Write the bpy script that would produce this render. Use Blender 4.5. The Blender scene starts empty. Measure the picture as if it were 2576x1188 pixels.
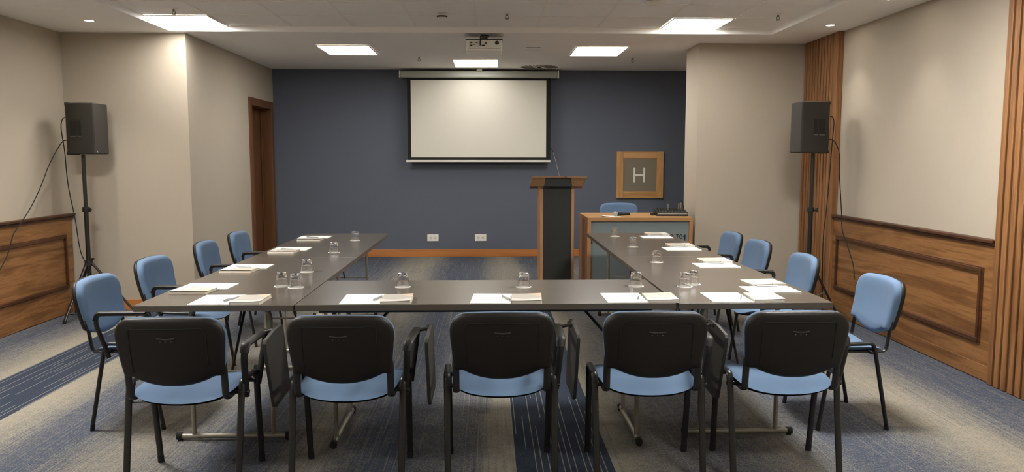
import bpy, math, random
from mathutils import Vector, Matrix, Euler
random.seed(7)
COL = bpy.context.scene.collection
PI = math.pi

# ------------------------------------------------------------------ materials
def lin(r, g, b):
    def c(v):
        v /= 255.0
        return v / 12.92 if v <= 0.04045 else ((v + 0.055) / 1.055) ** 2.4
    return (c(r), c(g), c(b), 1.0)

class N:
    """small node helper"""
    def __init__(s, name):
        s.m = bpy.data.materials.new(name); s.m.use_nodes = True
        s.t = s.m.node_tree; s.b = s.t.nodes['Principled BSDF']
    def n(s, kind, **kw):
        x = s.t.nodes.new(kind)
        for k, v in kw.items(): setattr(x, k, v)
        return x
    def l(s, a, b): s.t.links.new(a, b)
    def put(s, sock, v):
        if hasattr(v, 'links') or hasattr(v, 'is_linked'): s.l(v, sock)
        else: sock.default_value = v
    def math(s, op, a, b=None, c=None, clamp=False):
        x = s.n('ShaderNodeMath', operation=op, use_clamp=clamp)
        s.put(x.inputs[0], a)
        if b is not None: s.put(x.inputs[1], b)
        if c is not None: s.put(x.inputs[2], c)
        return x.outputs[0]
    def mix(s, f, a, b):
        x = s.n('ShaderNodeMix', data_type='RGBA')
        s.put(x.inputs[0], f); s.put(x.inputs[6], a); s.put(x.inputs[7], b)
        return x.outputs[2]
    def coord(s, scale=(1, 1, 1), out='Object'):
        c = s.n('ShaderNodeTexCoord'); mp = s.n('ShaderNodeMapping')
        mp.inputs['Scale'].default_value = scale
        s.l(c.outputs[out], mp.inputs['Vector']); return mp.outputs[0]
    def noise(s, vec, scale=5, detail=2, rough=.5, dist=0):
        x = s.n('ShaderNodeTexNoise')
        x.inputs['Scale'].default_value = scale; x.inputs['Detail'].default_value = detail
        x.inputs['Roughness'].default_value = rough; x.inputs['Distortion'].default_value = dist
        s.l(vec, x.inputs['Vector']); return x.outputs[0]
    def ramp(s, f, stops, interp='LINEAR'):
        x = s.n('ShaderNodeValToRGB'); r = x.color_ramp; r.interpolation = interp
        s.l(f, x.inputs[0])
        while len(r.elements) > 1: r.elements.remove(r.elements[-1])
        r.elements[0].position = stops[0][0]; r.elements[0].color = stops[0][1]
        for p, c in stops[1:]:
            e = r.elements.new(p); e.color = c
        return x.outputs[0]
    def bump(s, h, strength=.2, dist=.002):
        x = s.n('ShaderNodeBump'); x.inputs['Strength'].default_value = strength
        x.inputs['Distance'].default_value = dist
        s.l(h, x.inputs['Height']); s.l(x.outputs[0], s.b.inputs['Normal'])
    def base(s, v): s.put(s.b.inputs['Base Color'], v)
    def rough(s, v): s.put(s.b.inputs['Roughness'], v)

def plain(name, c, rough=.5, metal=0, spec=None, var=.06, scale=30):
    q = N(name)
    v = q.noise(q.coord(), scale, 3)
    k = tuple(min(1, x * (1 + var)) for x in c[:3]) + (1,); d = tuple(x * (1 - var) for x in c[:3]) + (1,)
    q.base(q.mix(v, d, k)); q.rough(rough); q.b.inputs['Metallic'].default_value = metal
    if spec is not None: q.b.inputs['Specular IOR Level'].default_value = spec
    return q.m

def wallpaper(name, c, amp=.05):
    q = N(name)
    a = q.noise(q.coord((160, 160, 6)), 1, 3, .6)
    b = q.noise(q.coord((1, 1, 1)), 1.3, 2)
    f = q.math('ADD', q.math('MULTIPLY', a, .7), q.math('MULTIPLY', b, .3))
    q.base(q.mix(f, tuple(x * (1 - amp * 2) for x in c[:3]) + (1,), tuple(min(1, x * (1 + amp * 2)) for x in c[:3]) + (1,)))
    q.rough(.85); q.b.inputs['Specular IOR Level'].default_value = .25
    q.bump(a, .25, .001); return q.m

def wood(name, dark, mid, light, axis='Y', rough=.42, freq=1.0):
    q = N(name)
    long, cross = 1.1 * freq, 14 * freq
    sc = {'X': (long, cross, cross), 'Y': (cross, long, cross), 'Z': (cross, cross, long)}[axis]
    v = q.coord(sc)
    big = q.noise(v, .55, 4, .55, 1.6)
    sc2 = tuple(x * (9 if x == cross else 3) for x in sc)
    fine = q.noise(q.coord(sc2), 1.0, 3, .6)
    f = q.math('ADD', q.math('MULTIPLY', big, .75), q.math('MULTIPLY', fine, .25))
    q.base(q.ramp(f, [(.30, dark), (.46, mid), (.55, light), (.62, mid), (.75, dark)]))
    q.rough(rough); q.b.inputs['Specular IOR Level'].default_value = .4
    q.bump(fine, .15, .0006); return q.m

def carpet(name, stops, stripes):
    q = N(name)
    c = q.n('ShaderNodeTexCoord'); sp = q.n('ShaderNodeSeparateXYZ'); q.l(c.outputs['Object'], sp.inputs[0])
    X, Y = sp.outputs[0], sp.outputs[1]
    colm = q.math('FLOOR', q.math('DIVIDE', q.math('ADD', X, 5.374), .5))
    wn = q.n('ShaderNodeTexWhiteNoise', noise_dimensions='1D'); q.l(colm, wn.inputs['W'])
    row = q.math('FLOOR', q.math('ADD', Y, wn.outputs[0]))
    cb = q.n('ShaderNodeCombineXYZ'); q.l(colm, cb.inputs[0]); q.l(row, cb.inputs[1])
    w2 = q.n('ShaderNodeTexWhiteNoise', noise_dimensions='2D'); q.l(cb.outputs[0], w2.inputs['Vector'])
    # colour drifts across the pile, a little differently in every tile
    shift = q.math('MULTIPLY', q.math('SUBTRACT', w2.outputs[0], .5), .10)
    wob = q.math('MULTIPLY', q.math('SUBTRACT', q.noise(q.coord((1.2, .5, 1)), 1.1, 2), .5), .12)
    xx = q.math('ADD', q.math('ADD', X, shift), wob)
    t = q.math('DIVIDE', q.math('ADD', xx, 4.0), 8.0, clamp=True)
    ram = q.ramp(t, [((x + 4) / 8, (v, v, v, 1)) for x, v in stops])
    speck = q.noise(q.coord((1, 1, 1)), 120, 2, .75)
    blot = q.noise(q.coord((1, 1, 1)), 22, 3, .65)
    line = q.noise(q.coord((95, 1.6, 1)), 1, 2, .6)
    # some tiles carry bands of close-set fine lines, others are plain speckled pile
    band = q.math('MULTIPLY', q.math('GREATER_THAN', w2.outputs[0], .35), q.math('GREATER_THAN', q.noise(q.coord((3.4, .4, 1)), 1, 1), .47))
    ln1 = q.math('MULTIPLY', q.math('SUBTRACT', line, .5), q.math('ADD', .12, q.math('MULTIPLY', band, .9)))
    val = q.math('POWER', ram, 1.15)
    val = q.math('ADD', q.math('MULTIPLY', val, .95), q.math('MULTIPLY', q.math('SUBTRACT', speck, .5), 2.3))
    val = q.math('ADD', val, q.math('MULTIPLY', q.math('SUBTRACT', blot, .5), .7))
    val = q.math('ADD', val, ln1, clamp=True)
    body = q.mix(val, CB, CE)
    dark = q.mix(q.math('MULTIPLY', q.math('SUBTRACT', speck, .30), 1.8, clamp=True), CN, CN2)
    # single light yarns, regularly spaced, broken into staggered lengths
    lane = q.math('DIVIDE', X, .033); ln_i = q.math('FLOOR', lane)
    w3 = q.n('ShaderNodeTexWhiteNoise', noise_dimensions='1D'); q.l(ln_i, w3.inputs['W'])
    off = q.math('ADD', q.math('MULTIPLY', w3.outputs[0], .5), .25)
    near = q.math('LESS_THAN', q.math('ABSOLUTE', q.math('SUBTRACT', q.math('FRACT', lane), off)), .065)
    seg = q.math('FLOOR', q.math('DIVIDE', q.math('ADD', Y, q.math('MULTIPLY', w3.outputs[0], 5)), .5))
    c3 = q.n('ShaderNodeCombineXYZ'); q.l(ln_i, c3.inputs[0]); q.l(seg, c3.inputs[1])
    w4 = q.n('ShaderNodeTexWhiteNoise', noise_dimensions='2D'); q.l(c3.outputs[0], w4.inputs['Vector'])
    ln = q.math('MULTIPLY', near, q.math('GREATER_THAN', w4.outputs[0], .35))
    dark = q.mix(q.math('MULTIPLY', ln, .62), dark, CL)
    body = q.mix(q.math('MULTIPLY', q.math('MULTIPLY', near, q.math('GREATER_THAN', w4.outputs[0], .72)), .25), body, CL)
    mask = None
    for a, b in stripes:
        m = q.math('MULTIPLY', q.math('GREATER_THAN', X, a), q.math('LESS_THAN', X, b))
        mask = m if mask is None else q.math('ADD', mask, m, clamp=True)
    q.base(q.mix(mask, body, dark) if mask is not None else body)
    q.rough(.97); q.b.inputs['Specular IOR Level'].default_value = .1
    q.bump(q.math('ADD', speck, line), .5, .003)
    return q.m

CB = lin(62, 70, 86); CE = lin(143, 136, 120); CN = lin(33, 39, 50); CN2 = lin(70, 78, 92); CL = lin(158, 156, 148)
M = {}
M['wall'] = wallpaper('beige_wallcovering', lin(181, 170, 153), .03)
M['blue_wall'] = wallpaper('blue_wallcovering', lin(96, 101, 112), .05)
M['ceiling'] = plain('ceiling_paint', lin(249, 247, 244), .9, var=.005, scale=3)
M['tile'] = plain('ceiling_tile', lin(248, 246, 242), .92, var=.01, scale=60)
M['grid'] = plain('ceiling_grid_metal', lin(244, 240, 232), .6, var=.01)
M['wains'] = wood('walnut_panel', lin(84, 54, 30), lin(122, 82, 46), lin(150, 106, 64), 'Y')
M['molding'] = wood('dark_walnut_moulding', lin(48, 27, 14), lin(66, 38, 20), lin(82, 50, 28), 'Y')
M['slat'] = wood('walnut_slat', lin(96, 62, 34), lin(128, 87, 52), lin(152, 107, 67), 'Z')
M['slat_gap'] = wood('slat_backing', lin(40, 22, 11), lin(54, 30, 15), lin(62, 36, 19), 'Z')
M['door'] = wood('door_veneer', lin(88, 57, 33), lin(102, 67, 40), lin(112, 75, 46), 'Z', freq=.7)
M['oak'] = wood('oak_veneer', lin(148, 108, 68), lin(170, 127, 80), lin(184, 142, 94), 'X')
M['oakz'] = wood('oak_veneer_upright', lin(142, 102, 66), lin(164, 120, 80), lin(180, 134, 92), 'Z')
M['signx'] = wood('sign_frame_oak', lin(150, 106, 60), lin(182, 134, 82), lin(204, 156, 102), 'X')
M['signz'] = wood('sign_frame_oak_upright', lin(150, 106, 60), lin(182, 134, 82), lin(204, 156, 102), 'Z')
M['skirt'] = wood('oak_skirting', lin(150, 92, 44), lin(176, 112, 58), lin(190, 124, 68), 'X')
M['table'] = plain('grey_brown_laminate', lin(92, 84, 74), .25, spec=.5, var=.03, scale=8)
M['edge'] = plain('table_edge_band', lin(92, 86, 74), .45, var=.03)
M['steel'] = plain('grey_tube_steel', lin(142, 136, 122), .42, metal=.35, var=.03)
M['black'] = plain('black_plastic', lin(34, 31, 28), .5, spec=.4, var=.08)
M['shell'] = plain('chair_back_plastic', lin(25, 21, 17), .5, spec=.38, var=.1, scale=160)
M['tablet'] = plain('tablet_laminate', lin(58, 55, 50), .5, var=.06)
M['blackm'] = plain('black_painted_steel', lin(30, 29, 28), .34, spec=.55, var=.05)
M['rubber'] = plain('black_rubber', lin(18, 17, 16), .8, var=.05)
M['speaker'] = plain('speaker_cabinet', lin(47, 44, 38), .6, spec=.3, var=.12, scale=240)
M['grille'] = plain('speaker_grille', lin(54, 49, 44), .75, var=.2, scale=500)
M['deep'] = plain('recess_black', lin(14, 14, 13), .7, var=.05)
M['white'] = plain('white_plastic', lin(232, 228, 216), .45, var=.01)
M['case'] = plain('screen_case', lin(158, 160, 148), .5, var=.01)
M['canvas'] = plain('projection_canvas', lin(214, 209, 195), .8, var=.01, scale=3)
M['matblack'] = plain('matt_black_border', lin(22, 23, 22), .9, var=.03)
M['paper'] = plain('white_paper', lin(250, 248, 240), .7, var=.005)
M['pages'] = plain('book_pages', lin(224, 218, 204), .8, var=.04, scale=200)
M['chrome'] = plain('chrome', lin(200, 200, 198), .2, metal=1, var=.01)
M['penbody'] = plain('pen_plastic', lin(160, 164, 170), .3, var=.02)
M['lectwood'] = wood('lectern_tray_veneer', lin(100, 72, 48), lin(122, 90, 60), lin(136, 102, 70), 'X')
M['greypanel'] = plain('grey_blue_panel', lin(118, 128, 130), .55, var=.03, scale=4)
M['lect'] = plain('lectern_black_panel', lin(30, 32, 28), .6, var=.08)
M['signpanel'] = plain('sign_plate', lin(124, 113, 95), .5, var=.04, scale=5)
M['ink'] = plain('black_print', lin(18, 20, 18), .7, var=.02)
M['letter'] = plain('sign_letter_white', lin(228, 224, 210), .5, var=.01)
M['coaster'] = plain('paper_coaster', lin(250, 248, 238), .8, var=.02)
M['dark_hole'] = plain('socket_hole', lin(60, 56, 50), .7, var=.02)
M['knob'] = plain('mixer_knob', lin(190, 186, 176), .4, var=.05)
M['red'] = plain('red_cap', lin(150, 60, 52), .5, var=.05)
M['metalgrey'] = plain('mount_metal', lin(104, 108, 100), .45, metal=.3, var=.05)
M['vent'] = plain('vent_metal', lin(214, 208, 196), .6, var=.03)

def fabric():
    q = N('blue_chair_fabric')
    a = q.noise(q.coord(), 900, 2, .7); b = q.noise(q.coord(), 7, 2)
    f = q.math('ADD', q.math('MULTIPLY', a, .6), q.math('MULTIPLY', b, .4))
    q.base(q.mix(f, lin(80, 102, 130), lin(108, 131, 157)))
    q.rough(.9); q.b.inputs['Specular IOR Level'].default_value = .2
    q.b.inputs['Sheen Weight'].default_value = .06
    q.bump(a, .3, .0008); return q.m
M['fabric'] = fabric()

def cover_mat():
    q = N('book_cover')
    c = q.n('ShaderNodeTexCoord'); sp = q.n('ShaderNodeSeparateXYZ'); q.l(c.outputs['Object'], sp.inputs[0])
    X, Y = sp.outputs[0], sp.outputs[1]
    corner = q.math('GREATER_THAN', q.math('ADD', q.math('MULTIPLY', X, 1.3), Y), .098)
    curve = q.math('ADD', -.045, q.math('MULTIPLY', q.math('MULTIPLY', X, X), 5.0))
    arc = q.math('LESS_THAN', q.math('ABSOLUTE', q.math('SUBTRACT', Y, curve)), .0022)
    low = q.math('LESS_THAN', Y, curve)
    col = q.mix(corner, lin(190, 184, 172), lin(222, 194, 166))
    col = q.mix(low, col, lin(220, 213, 203))
    q.base(q.mix(arc, col, lin(168, 138, 104))); q.rough(.45); return q.m
M['cover'] = cover_mat()

def glass():
    q = N('clear_glass')
    q.base((1, 1, 1, 1)); q.rough(.02); q.b.inputs['Transmission Weight'].default_value = 1
    q.b.inputs['IOR'].default_value = 1.48; return q.m
M['glass'] = glass()

def emit(name, c, s):
    q = N(name); q.base(c); q.b.inputs['Emission Color'].default_value = c
    q.b.inputs['Emission Strength'].default_value = s; return q.m
M['slot'] = plain('vent_slot', lin(128, 124, 112), .7, var=.03)
M['led'] = emit('led_panel_diffuser', (1.0, .975, .94, 1), 29.0)
M['led_dim'] = emit('led_panel_diffuser_dimmed', (1.0, .975, .93, 1), 5.5)
M['led_low'] = emit('led_panel_diffuser_low', (1.0, .975, .93, 1), 2.2)
M['spot'] = emit('downlight_lens', (1.0, .93, .82, 1), 12.0)

ST = [(-3.95, .35), (-3.7, .12), (-3.45, .45), (-3.2, .98), (-2.66, 1), (-2.5, .75), (-2.3, .25), (-2.1, .15), (-1.95, .45),
      (-1.75, .8), (-1.5, .5), (-1.3, .15), (-1.05, .2), (-.85, .78), (-.65, .3), (-.5, .05), (-.3, .32), (-.02, .42), (.02, .85), (.1, .95),
      (.6, .95), (.72, .65), (1.0, .35), (1.2, .32), (1.45, .65), (1.75, .12), (2.0, .2), (2.2, .55), (2.45, .95), (2.6, .8), (2.85, .2), (3.1, .12)]
SP = [(-3, .5), (-2, .4), (-1.5, .1), (-1.3, .2), (-1.0, .7), (-.75, .85), (-.55, .35), (-.42, .08), (-.12, .2), (0, .6), (.15, .85),
      (.3, .75), (.45, .2), (.65, .1), (1.0, .6), (1.5, .2), (2, .7), (3, .3)]
M['carpet'] = carpet('striped_carpet', ST, [(.126, .583), (-3.165, -2.68)])
M['carpet2'] = carpet('platform_carpet', SP, [])

# ------------------------------------------------------------------ mesh builder
class MB:
    def __init__(s): s.v = []; s.f = []; s.mi = []; s.mat = 0
    def add(s, vs, fs, T=None):
        o = len(s.v)
        for p in vs:
            p = Vector(p)
            if T is not None: p = T @ p
            s.v.append(tuple(p))
        for f in fs: s.f.append(tuple(i + o for i in f)); s.mi.append(s.mat)
        return s
    def box(s, x0, x1, y0, y1, z0, z1, T=None):
        v = [(x0, y0, z0), (x1, y0, z0), (x1, y1, z0), (x0, y1, z0), (x0, y0, z1), (x1, y0, z1), (x1, y1, z1), (x0, y1, z1)]
        return s.add(v, [(0, 3, 2, 1), (4, 5, 6, 7), (0, 1, 5, 4), (1, 2, 6, 5), (2, 3, 7, 6), (3, 0, 4, 7)], T)
    def prism(s, poly, a, b, axis='Z', T=None):
        """poly of 2-D points extruded between a and b along axis"""
        n = len(poly)
        def P(u, w, h):
            return {'Z': (u, w, h), 'Y': (u, h, w), 'X': (h, u, w)}[axis]
        v = [P(u, w, a) for u, w in poly] + [P(u, w, b) for u, w in poly]
        f = [tuple(range(n - 1, -1, -1)), tuple(range(n, 2 * n))]
        for i in range(n): f.append((i, (i + 1) % n, n + (i + 1) % n, n + i))
        return s.add(v, f, T)
    def cyl(s, c, r, a, b, axis='Z', n=24, r2=None, T=None):
        r2 = r if r2 is None else r2
        v = []
        for (rr, h) in ((r, a), (r2, b)):
            for i in range(n):
                t = 2 * PI * i / n; u, w = rr * math.cos(t), rr * math.sin(t)
                v.append({'Z': (c[0] + u, c[1] + w, h), 'Y': (c[0] + u, h, c[1] + w), 'X': (h, c[0] + u, c[1] + w)}[axis])
        f = [tuple(range(n - 1, -1, -1)), tuple(range(n, 2 * n))] + [(i, (i + 1) % n, n + (i + 1) % n, n + i) for i in range(n)]
        return s.add(v, f, T)
    def lathe(s, prof, c=(0, 0, 0), n=32, T=None, flute=0):
        v = []; f = []; k = len(prof)
        for i in range(n):
            t = 2 * PI * i / n
            k_ = 1 + flute * math.cos(12 * t)
            for r, z in prof: v.append((c[0] + r * k_ * math.cos(t), c[1] + r * k_ * math.sin(t), c[2] + z))
        for i in range(n):
            j = (i + 1) % n
            for a in range(k - 1): f.append((i * k + a, j * k + a, j * k + a + 1, i * k + a + 1))
        return s.add(v, f, T)
    def tube(s, pts, ra, rb=None, n=12, side=None, T=None, caps=True):
        """sweep an ellipse (ra across 'side', rb the other way) along pts"""
        rb = ra if rb is None else rb
        pts = [Vector(p) for p in pts]; v = []; f = []
        up = Vector(side) if side is not None else None
        prev = None
        for i, p in enumerate(pts):
            t = (pts[min(i + 1, len(pts) - 1)] - pts[max(i - 1, 0)]).normalized()
            if up is not None: a = (up - t * up.dot(t)).normalized()
            elif prev is None:
                q = Vector((0, 0, 1)) if abs(t.z) < .9 else Vector((1, 0, 0)); a = t.cross(q).normalized()
            else: a = (prev - t * prev.dot(t)).normalized()
            prev = a; b = t.cross(a)
            for j in range(n):
                w = 2 * PI * j / n; v.append(p + a * ra * math.cos(w) + b * rb * math.sin(w))
        for i in range(len(pts) - 1):
            for j in range(n): f.append((i * n + j, i * n + (j + 1) % n, (i + 1) * n + (j + 1) % n, (i + 1) * n + j))
        if caps:
            f.append(tuple(range(n - 1, -1, -1))); f.append(tuple((len(pts) - 1) * n + j for j in range(n)))
        return s.add(v, f, T)
    def build(s, name, mat, parent=None, bevel=0, smooth=35, seg=2):
        me = bpy.data.meshes.new(name); me.from_pydata(s.v, [], s.f)
        for m in (mat if isinstance(mat, (list, tuple)) else [mat]): me.materials.append(m)
        me.polygons.foreach_set('material_index', s.mi)
        me.polygons.foreach_set('use_smooth', [True] * len(me.polygons))
        import bmesh
        bm = bmesh.new(); bm.from_mesh(me); bmesh.ops.recalc_face_normals(bm, faces=bm.faces); bm.to_mesh(me); bm.free()
        me.set_sharp_from_angle(angle=math.radians(smooth)); me.update()
        o = bpy.data.objects.new(name, me); COL.objects.link(o)
        if parent: o.parent = parent
        if bevel:
            b = o.modifiers.new('bevel', 'BEVEL'); b.width = bevel; b.segments = seg; b.limit_method = 'ANGLE'
            b.angle_limit = math.radians(40); b.harden_normals = True
        return o

def fillet(pts, r, n=6):
    """round the corners of an open polyline"""
    pts = [Vector(p) for p in pts]; out = [pts[0]]
    for i in range(1, len(pts) - 1):
        a, p, b = pts[i - 1], pts[i], pts[i + 1]
        rr = r[i - 1] if isinstance(r, (list, tuple)) else r
        u = (a - p); w = (b - p); k = min(rr, u.length * .48, w.length * .48)
        A = p + u.normalized() * k; B = p + w.normalized() * k
        for j in range(n + 1):
            t = j / n; out.append(A * (1 - t) ** 2 + p * 2 * t * (1 - t) + B * t * t)
    out.append(pts[-1]); return out

def spline(pts, n=8):
    pts = [Vector(p) for p in pts]; P = [pts[0]] + pts + [pts[-1]]; out = []
    for i in range(1, len(P) - 2):
        a, b, c, d = P[i - 1], P[i], P[i + 1], P[i + 2]
        for j in range(n):
            t = j / n
            out.append(.5 * ((2 * b) + (c - a) * t + (2 * a - 5 * b + 4 * c - d) * t * t + (-a + 3 * b - 3 * c + d) * t ** 3))
    out.append(pts[-1]); return out

def tag(o, label, cat, group=None, kind=None):
    o['label'] = label; o['category'] = cat
    if group: o['group'] = group
    if kind: o['kind'] = kind
    return o
def empty(name, loc=(0, 0, 0), rz=0.0):
    o = bpy.data.objects.new(name, None); o.empty_display_size = .1
    o.location = loc; o.rotation_euler = (0, 0, rz); COL.objects.link(o); return o
def struct(mb, name, mat, label, cat, parent=None, bevel=0, smooth=30):
    o = mb.build(name, mat, parent, bevel, smooth)
    if parent is None: tag(o, label, cat, kind='structure')
    return o
def kids(o): return [c for c in list(bpy.data.objects) if c.parent == o]
def copy_tree(o, parent=None):
    c = o.copy(); COL.objects.link(c)
    if parent: c.parent = parent
    for k in kids(o): copy_tree(k, c)
    return c

# ------------------------------------------------------------------ room
C = 2.583; CR = 2.634; XL = -3.925; XR = 3.224; XP = -2.79; YL = 7.47; YR = 7.95; YB = 10.40; ZP = .134; YN = -3.2
RX0, RX1, RY0, RY1 = -2.885, 2.64, -1.6, 7.375     # ceiling recess
W = .12
m = MB(); m.box(XL - .3, XR + .3, YN - .1, YL + .2, -.1, 0)
struct(m, 'floor', M['carpet'], 'striped blue and beige carpet floor under the tables', 'floor')
m = MB(); m.box(XP - .2, XR + .2, YL + .02, YB + .1, -.1, ZP)
o = struct(m, 'floor_platform', M['carpet2'], 'low carpeted platform floor before the blue wall', 'floor')

# ceiling: soffit ring, recess sides, tiled recess
m = MB()
for (a, b, c, d) in ((XL - .3, RX0, YN - .1, YB + .1), (RX1, XR + .3, YN - .1, YB + .1), (RX0, RX1, YN - .1, RY0), (RX0, RX1, RY1, YB + .1)):
    m.box(a, b, c, d, C, C + .12)
struct(m, 'ceiling', M['ceiling'], 'plain beige-white ceiling around the tiled recess', 'ceiling')
m = MB(); m.box(RX0 - .01, RX1 + .01, RY0 - .01, RY1 + .01, CR, CR + .05)
struct(m, 'ceiling', M['tile'], 'recessed ceiling of square mineral tiles', 'ceiling')
GX = [-2.351 + .56 * k for k in range(9)]; GY = [RY1 - .005 - .56 * k for k in range(16)]
m = MB()
for x in GX: m.box(x - .01, x + .01, RY0, RY1, CR - .004, CR + .001)
for y in GY:
    if y > RY0: m.box(RX0, RX1, y - .01, y + .01, CR - .0035, CR + .001)
struct(m, 'trim_1', M['grid'], 'thin metal grid between the ceiling tiles', 'ceiling grid')

# walls
m = MB(); m.box(XL - W, XL, YN - .1, YL + W, 0, C + .02)
struct(m, 'wall_left', M['wall'], 'beige wall above the left wainscot', 'wall')
m = MB(); m.box(XL - W, XP, YL, YL + W, 0, C + .02)
struct(m, 'wall_left_return', M['wall'], 'beige frontal wall behind the left loudspeaker', 'wall')
DY0, DY1, DZ = 9.41, 10.25, 2.065
m = MB(); m.box(XP - .2, XP, YL + W, DY0, 0, C + .02); m.box(XP - .2, XP, DY1, YB + .1, 0, C + .02); m.box(XP - .2, XP, DY0, DY1, DZ, C + .02)
m.box(XP - .26, XP - .2, DY0 - .2, DY1 + .2, 0, DZ + .2)
struct(m, 'wall_left_side', M['wall'], 'beige side wall with the wooden door', 'wall')
m = MB(); m.box(XP - .2, XR + .3, YB, YB + W, 0, C + .02)
struct(m, 'wall_back', M['blue_wall'], 'dark blue wall behind the projection screen', 'wall')
m = MB(); m.box(XR, XR + W, YN - .1, YB + .1, 0, C + .02)
struct(m, 'wall_right', M['wall'], 'beige wall above the right wainscot', 'wall')
m = MB(); m.box(2.108, XR, YR, 8.44, 0, C + .02)
struct(m, 'wall_right_pillar', M['wall'], 'wide beige pillar behind the right loudspeaker', 'wall', bevel=.004)
m = MB(); m.box(XL - W, XR + W, YN - W, YN, 0, C + .02)
struct(m, 'wall_rear', M['wall'], 'plain beige wall behind the viewer', 'wall')
# skirtings
m = MB(); m.box(XP, 2.9, YB - .018, YB, ZP, ZP + .098)
struct(m, 'baseboard_back', M['skirt'], 'oak skirting along the blue wall', 'baseboard', bevel=.004)
m = MB(); m.box(XL + .04, XP, YL - .016, YL, 0, .10)
struct(m, 'baseboard_left', M['skirt'], 'wooden skirting on the left return wall', 'baseboard', bevel=.003)
m = MB(); m.box(XP, XP + .016, YL + W, DY0 - .09, ZP, ZP + .1)
struct(m, 'baseboard_side', M['skirt'], 'wooden skirting beside the door', 'baseboard', bevel=.003)
m = MB(); m.box(2.11, XR - .03, YR - .016, YR, 0, .10)
struct(m, 'baseboard_pillar', M['skirt'], 'wooden skirting round the right pillar', 'baseboard', bevel=.003)

# door (flush veneer leaf in a deep frame)
dr = empty('door_1', (XP, (DY0 + DY1) / 2, ZP)); tag(dr, 'flush wooden door in a deep wooden frame', 'door', kind='structure')
T = Matrix.Translation((-XP, -(DY0 + DY1) / 2, -ZP))
m = MB(); m.box(XP - .17, XP - .13, DY0 + .005, DY1 - .005, ZP + .005, DZ - .005, T)
m.build('door_leaf', M['door'], dr, .002)
m = MB()
m.box(XP - .175, XP + .018, DY0 - .085, DY0 + .008, ZP, DZ + .085, T); m.box(XP - .175, XP + .018, DY1 - .008, DY1 + .085, ZP, DZ + .085, T)
m.box(XP - .175, XP + .018, DY0 + .008, DY1 - .008, DZ - .008, DZ + .085, T)
m.box(XP - .128, XP - .108, DY1 - .022, DY1 - .009, ZP, DZ - .01, T); m.box(XP - .128, XP - .108, DY0 + .009, DY0 + .022, ZP, DZ - .01, T)
m.build('door_frame', M['door'], dr, .004)

# wainscots with raised moulding
def wainscot(sgn, xw, y0, y1, panels, name, label):
    root = empty(name, (xw, (y0 + y1) / 2, 0)); tag(root, label, 'wainscot', kind='structure')
    T = Matrix.Translation((-xw, -(y0 + y1) / 2, 0))
    t = .028
    def bx(mm, a, b, ya, yb, za, zb):
        x0, x1 = sorted((xw + sgn * a, xw + sgn * b)); mm.box(x0, x1, ya, yb, za, zb, T)
    mm = MB(); bx(mm, 0, t, y0, y1, 0, .885); bx(mm, t, t + .006, y0, y1, 0.005, .105)
    mm.build('panel', M['wains'], root, .002)
    mm = MB(); bx(mm, 0, t + .03, y0 - .0, y1 + (.03 if sgn > 0 else 0), .898, .922); bx(mm, 0, t + .018, y0, y1 + (.015 if sgn > 0 else 0), .882, .898)
    mm.build('cap_rail', M['molding'], root, .006)
    for (a, b) in panels:
        z0, z1, w = .235, .735, .038
        mm = MB()
        for (k, e) in ((0, .010), (.012, .020)):
            bx(mm, t, t + e, a + k, b - k, z1 - w + k * .3, z1 - k * .6); bx(mm, t, t + e, a + k, b - k, z0 + k * .6, z0 + w - k * .3)
            bx(mm, t, t + e - .0012, a + k + .001, a + w - k * .3, z0 + w - .004, z1 - w + .004); bx(mm, t, t + e - .0012, b - w + k * .3, b - k - .001, z0 + w - .004, z1 - w + .004)
        mm.build('panel_moulding', M['molding'], root, .003)
    return root
wainscot(1, XL, 4.0, 7.44, [(4.75, 7.33)], 'wall_panelling', 'walnut wainscot with framed panel on the left wall')
wainscot(-1, XR, 4.83, 7.17, [(4.93, 7.09)], 'wall_panelling', 'walnut wainscot with framed panel on the right wall')

def slats(x, y0, y1, label, endwide=.055):
    root = empty('slat_panelling', (x, (y0 + y1) / 2, 0)); tag(root, label, 'wall panelling', kind='structure')
    T = Matrix.Translation((-x, -(y0 + y1) / 2, 0))
    mm = MB(); mm.box(x - .02, x, y0, y1, 0, C, T); mm.build('backing', M['slat_gap'], root)
    mm = MB(); y = y0
    mm.box(x - .055, x - .001, y - .004, y + endwide, .002, C - .002, T); y += endwide + .018
    while y + .045 < y1:
        mm.box(x - .052, x - .018, y, y + .046, .002, C - .002, T); y += .066
    mm.build('slats', M['slat'], root, .004)
    return root
slats(XR, 7.17, 7.945, 'vertical walnut slats between right wall and pillar', .09)
slats(XR, 3.9, 4.83, 'vertical walnut slats at the right edge of the photo')
root = slats(XL + .0, 3.0, 3.9, 'vertical walnut slats further down the left wall')
root.scale = (-1, 1, 1)

# ------------------------------------------------------------------ ceiling fixtures
def led(cx, cy, w, l, z, label, name='ceiling_light', mat='led'):
    r = empty(name, (cx, cy, z)); tag(r, label, 'ceiling light', 'square and oblong LED ceiling panels')
    mm = MB(); e = .012
    mm.box(-w / 2, w / 2, -l / 2, -l / 2 + e, -.008, 0); mm.box(-w / 2, w / 2, l / 2 - e, l / 2, -.008, 0)
    mm.box(-w / 2, -w / 2 + e, -l / 2 + e, l / 2 - e, -.008, 0); mm.box(w / 2 - e, w / 2, -l / 2 + e, l / 2 - e, -.008, 0)
    mm.build('frame', M['white'], r, .001)
    mm = MB(); mm.box(-w / 2 + e, w / 2 - e, -l / 2 + e, l / 2 - e, -.006, -.001); mm.build('diffuser', M[mat], r)
    return r
def cell(i, k):   # centre of a grid cell
    return (GX[i] + GX[i + 1]) / 2 if i >= 0 else GX[0] - .28, GY[k] - .28
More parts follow.
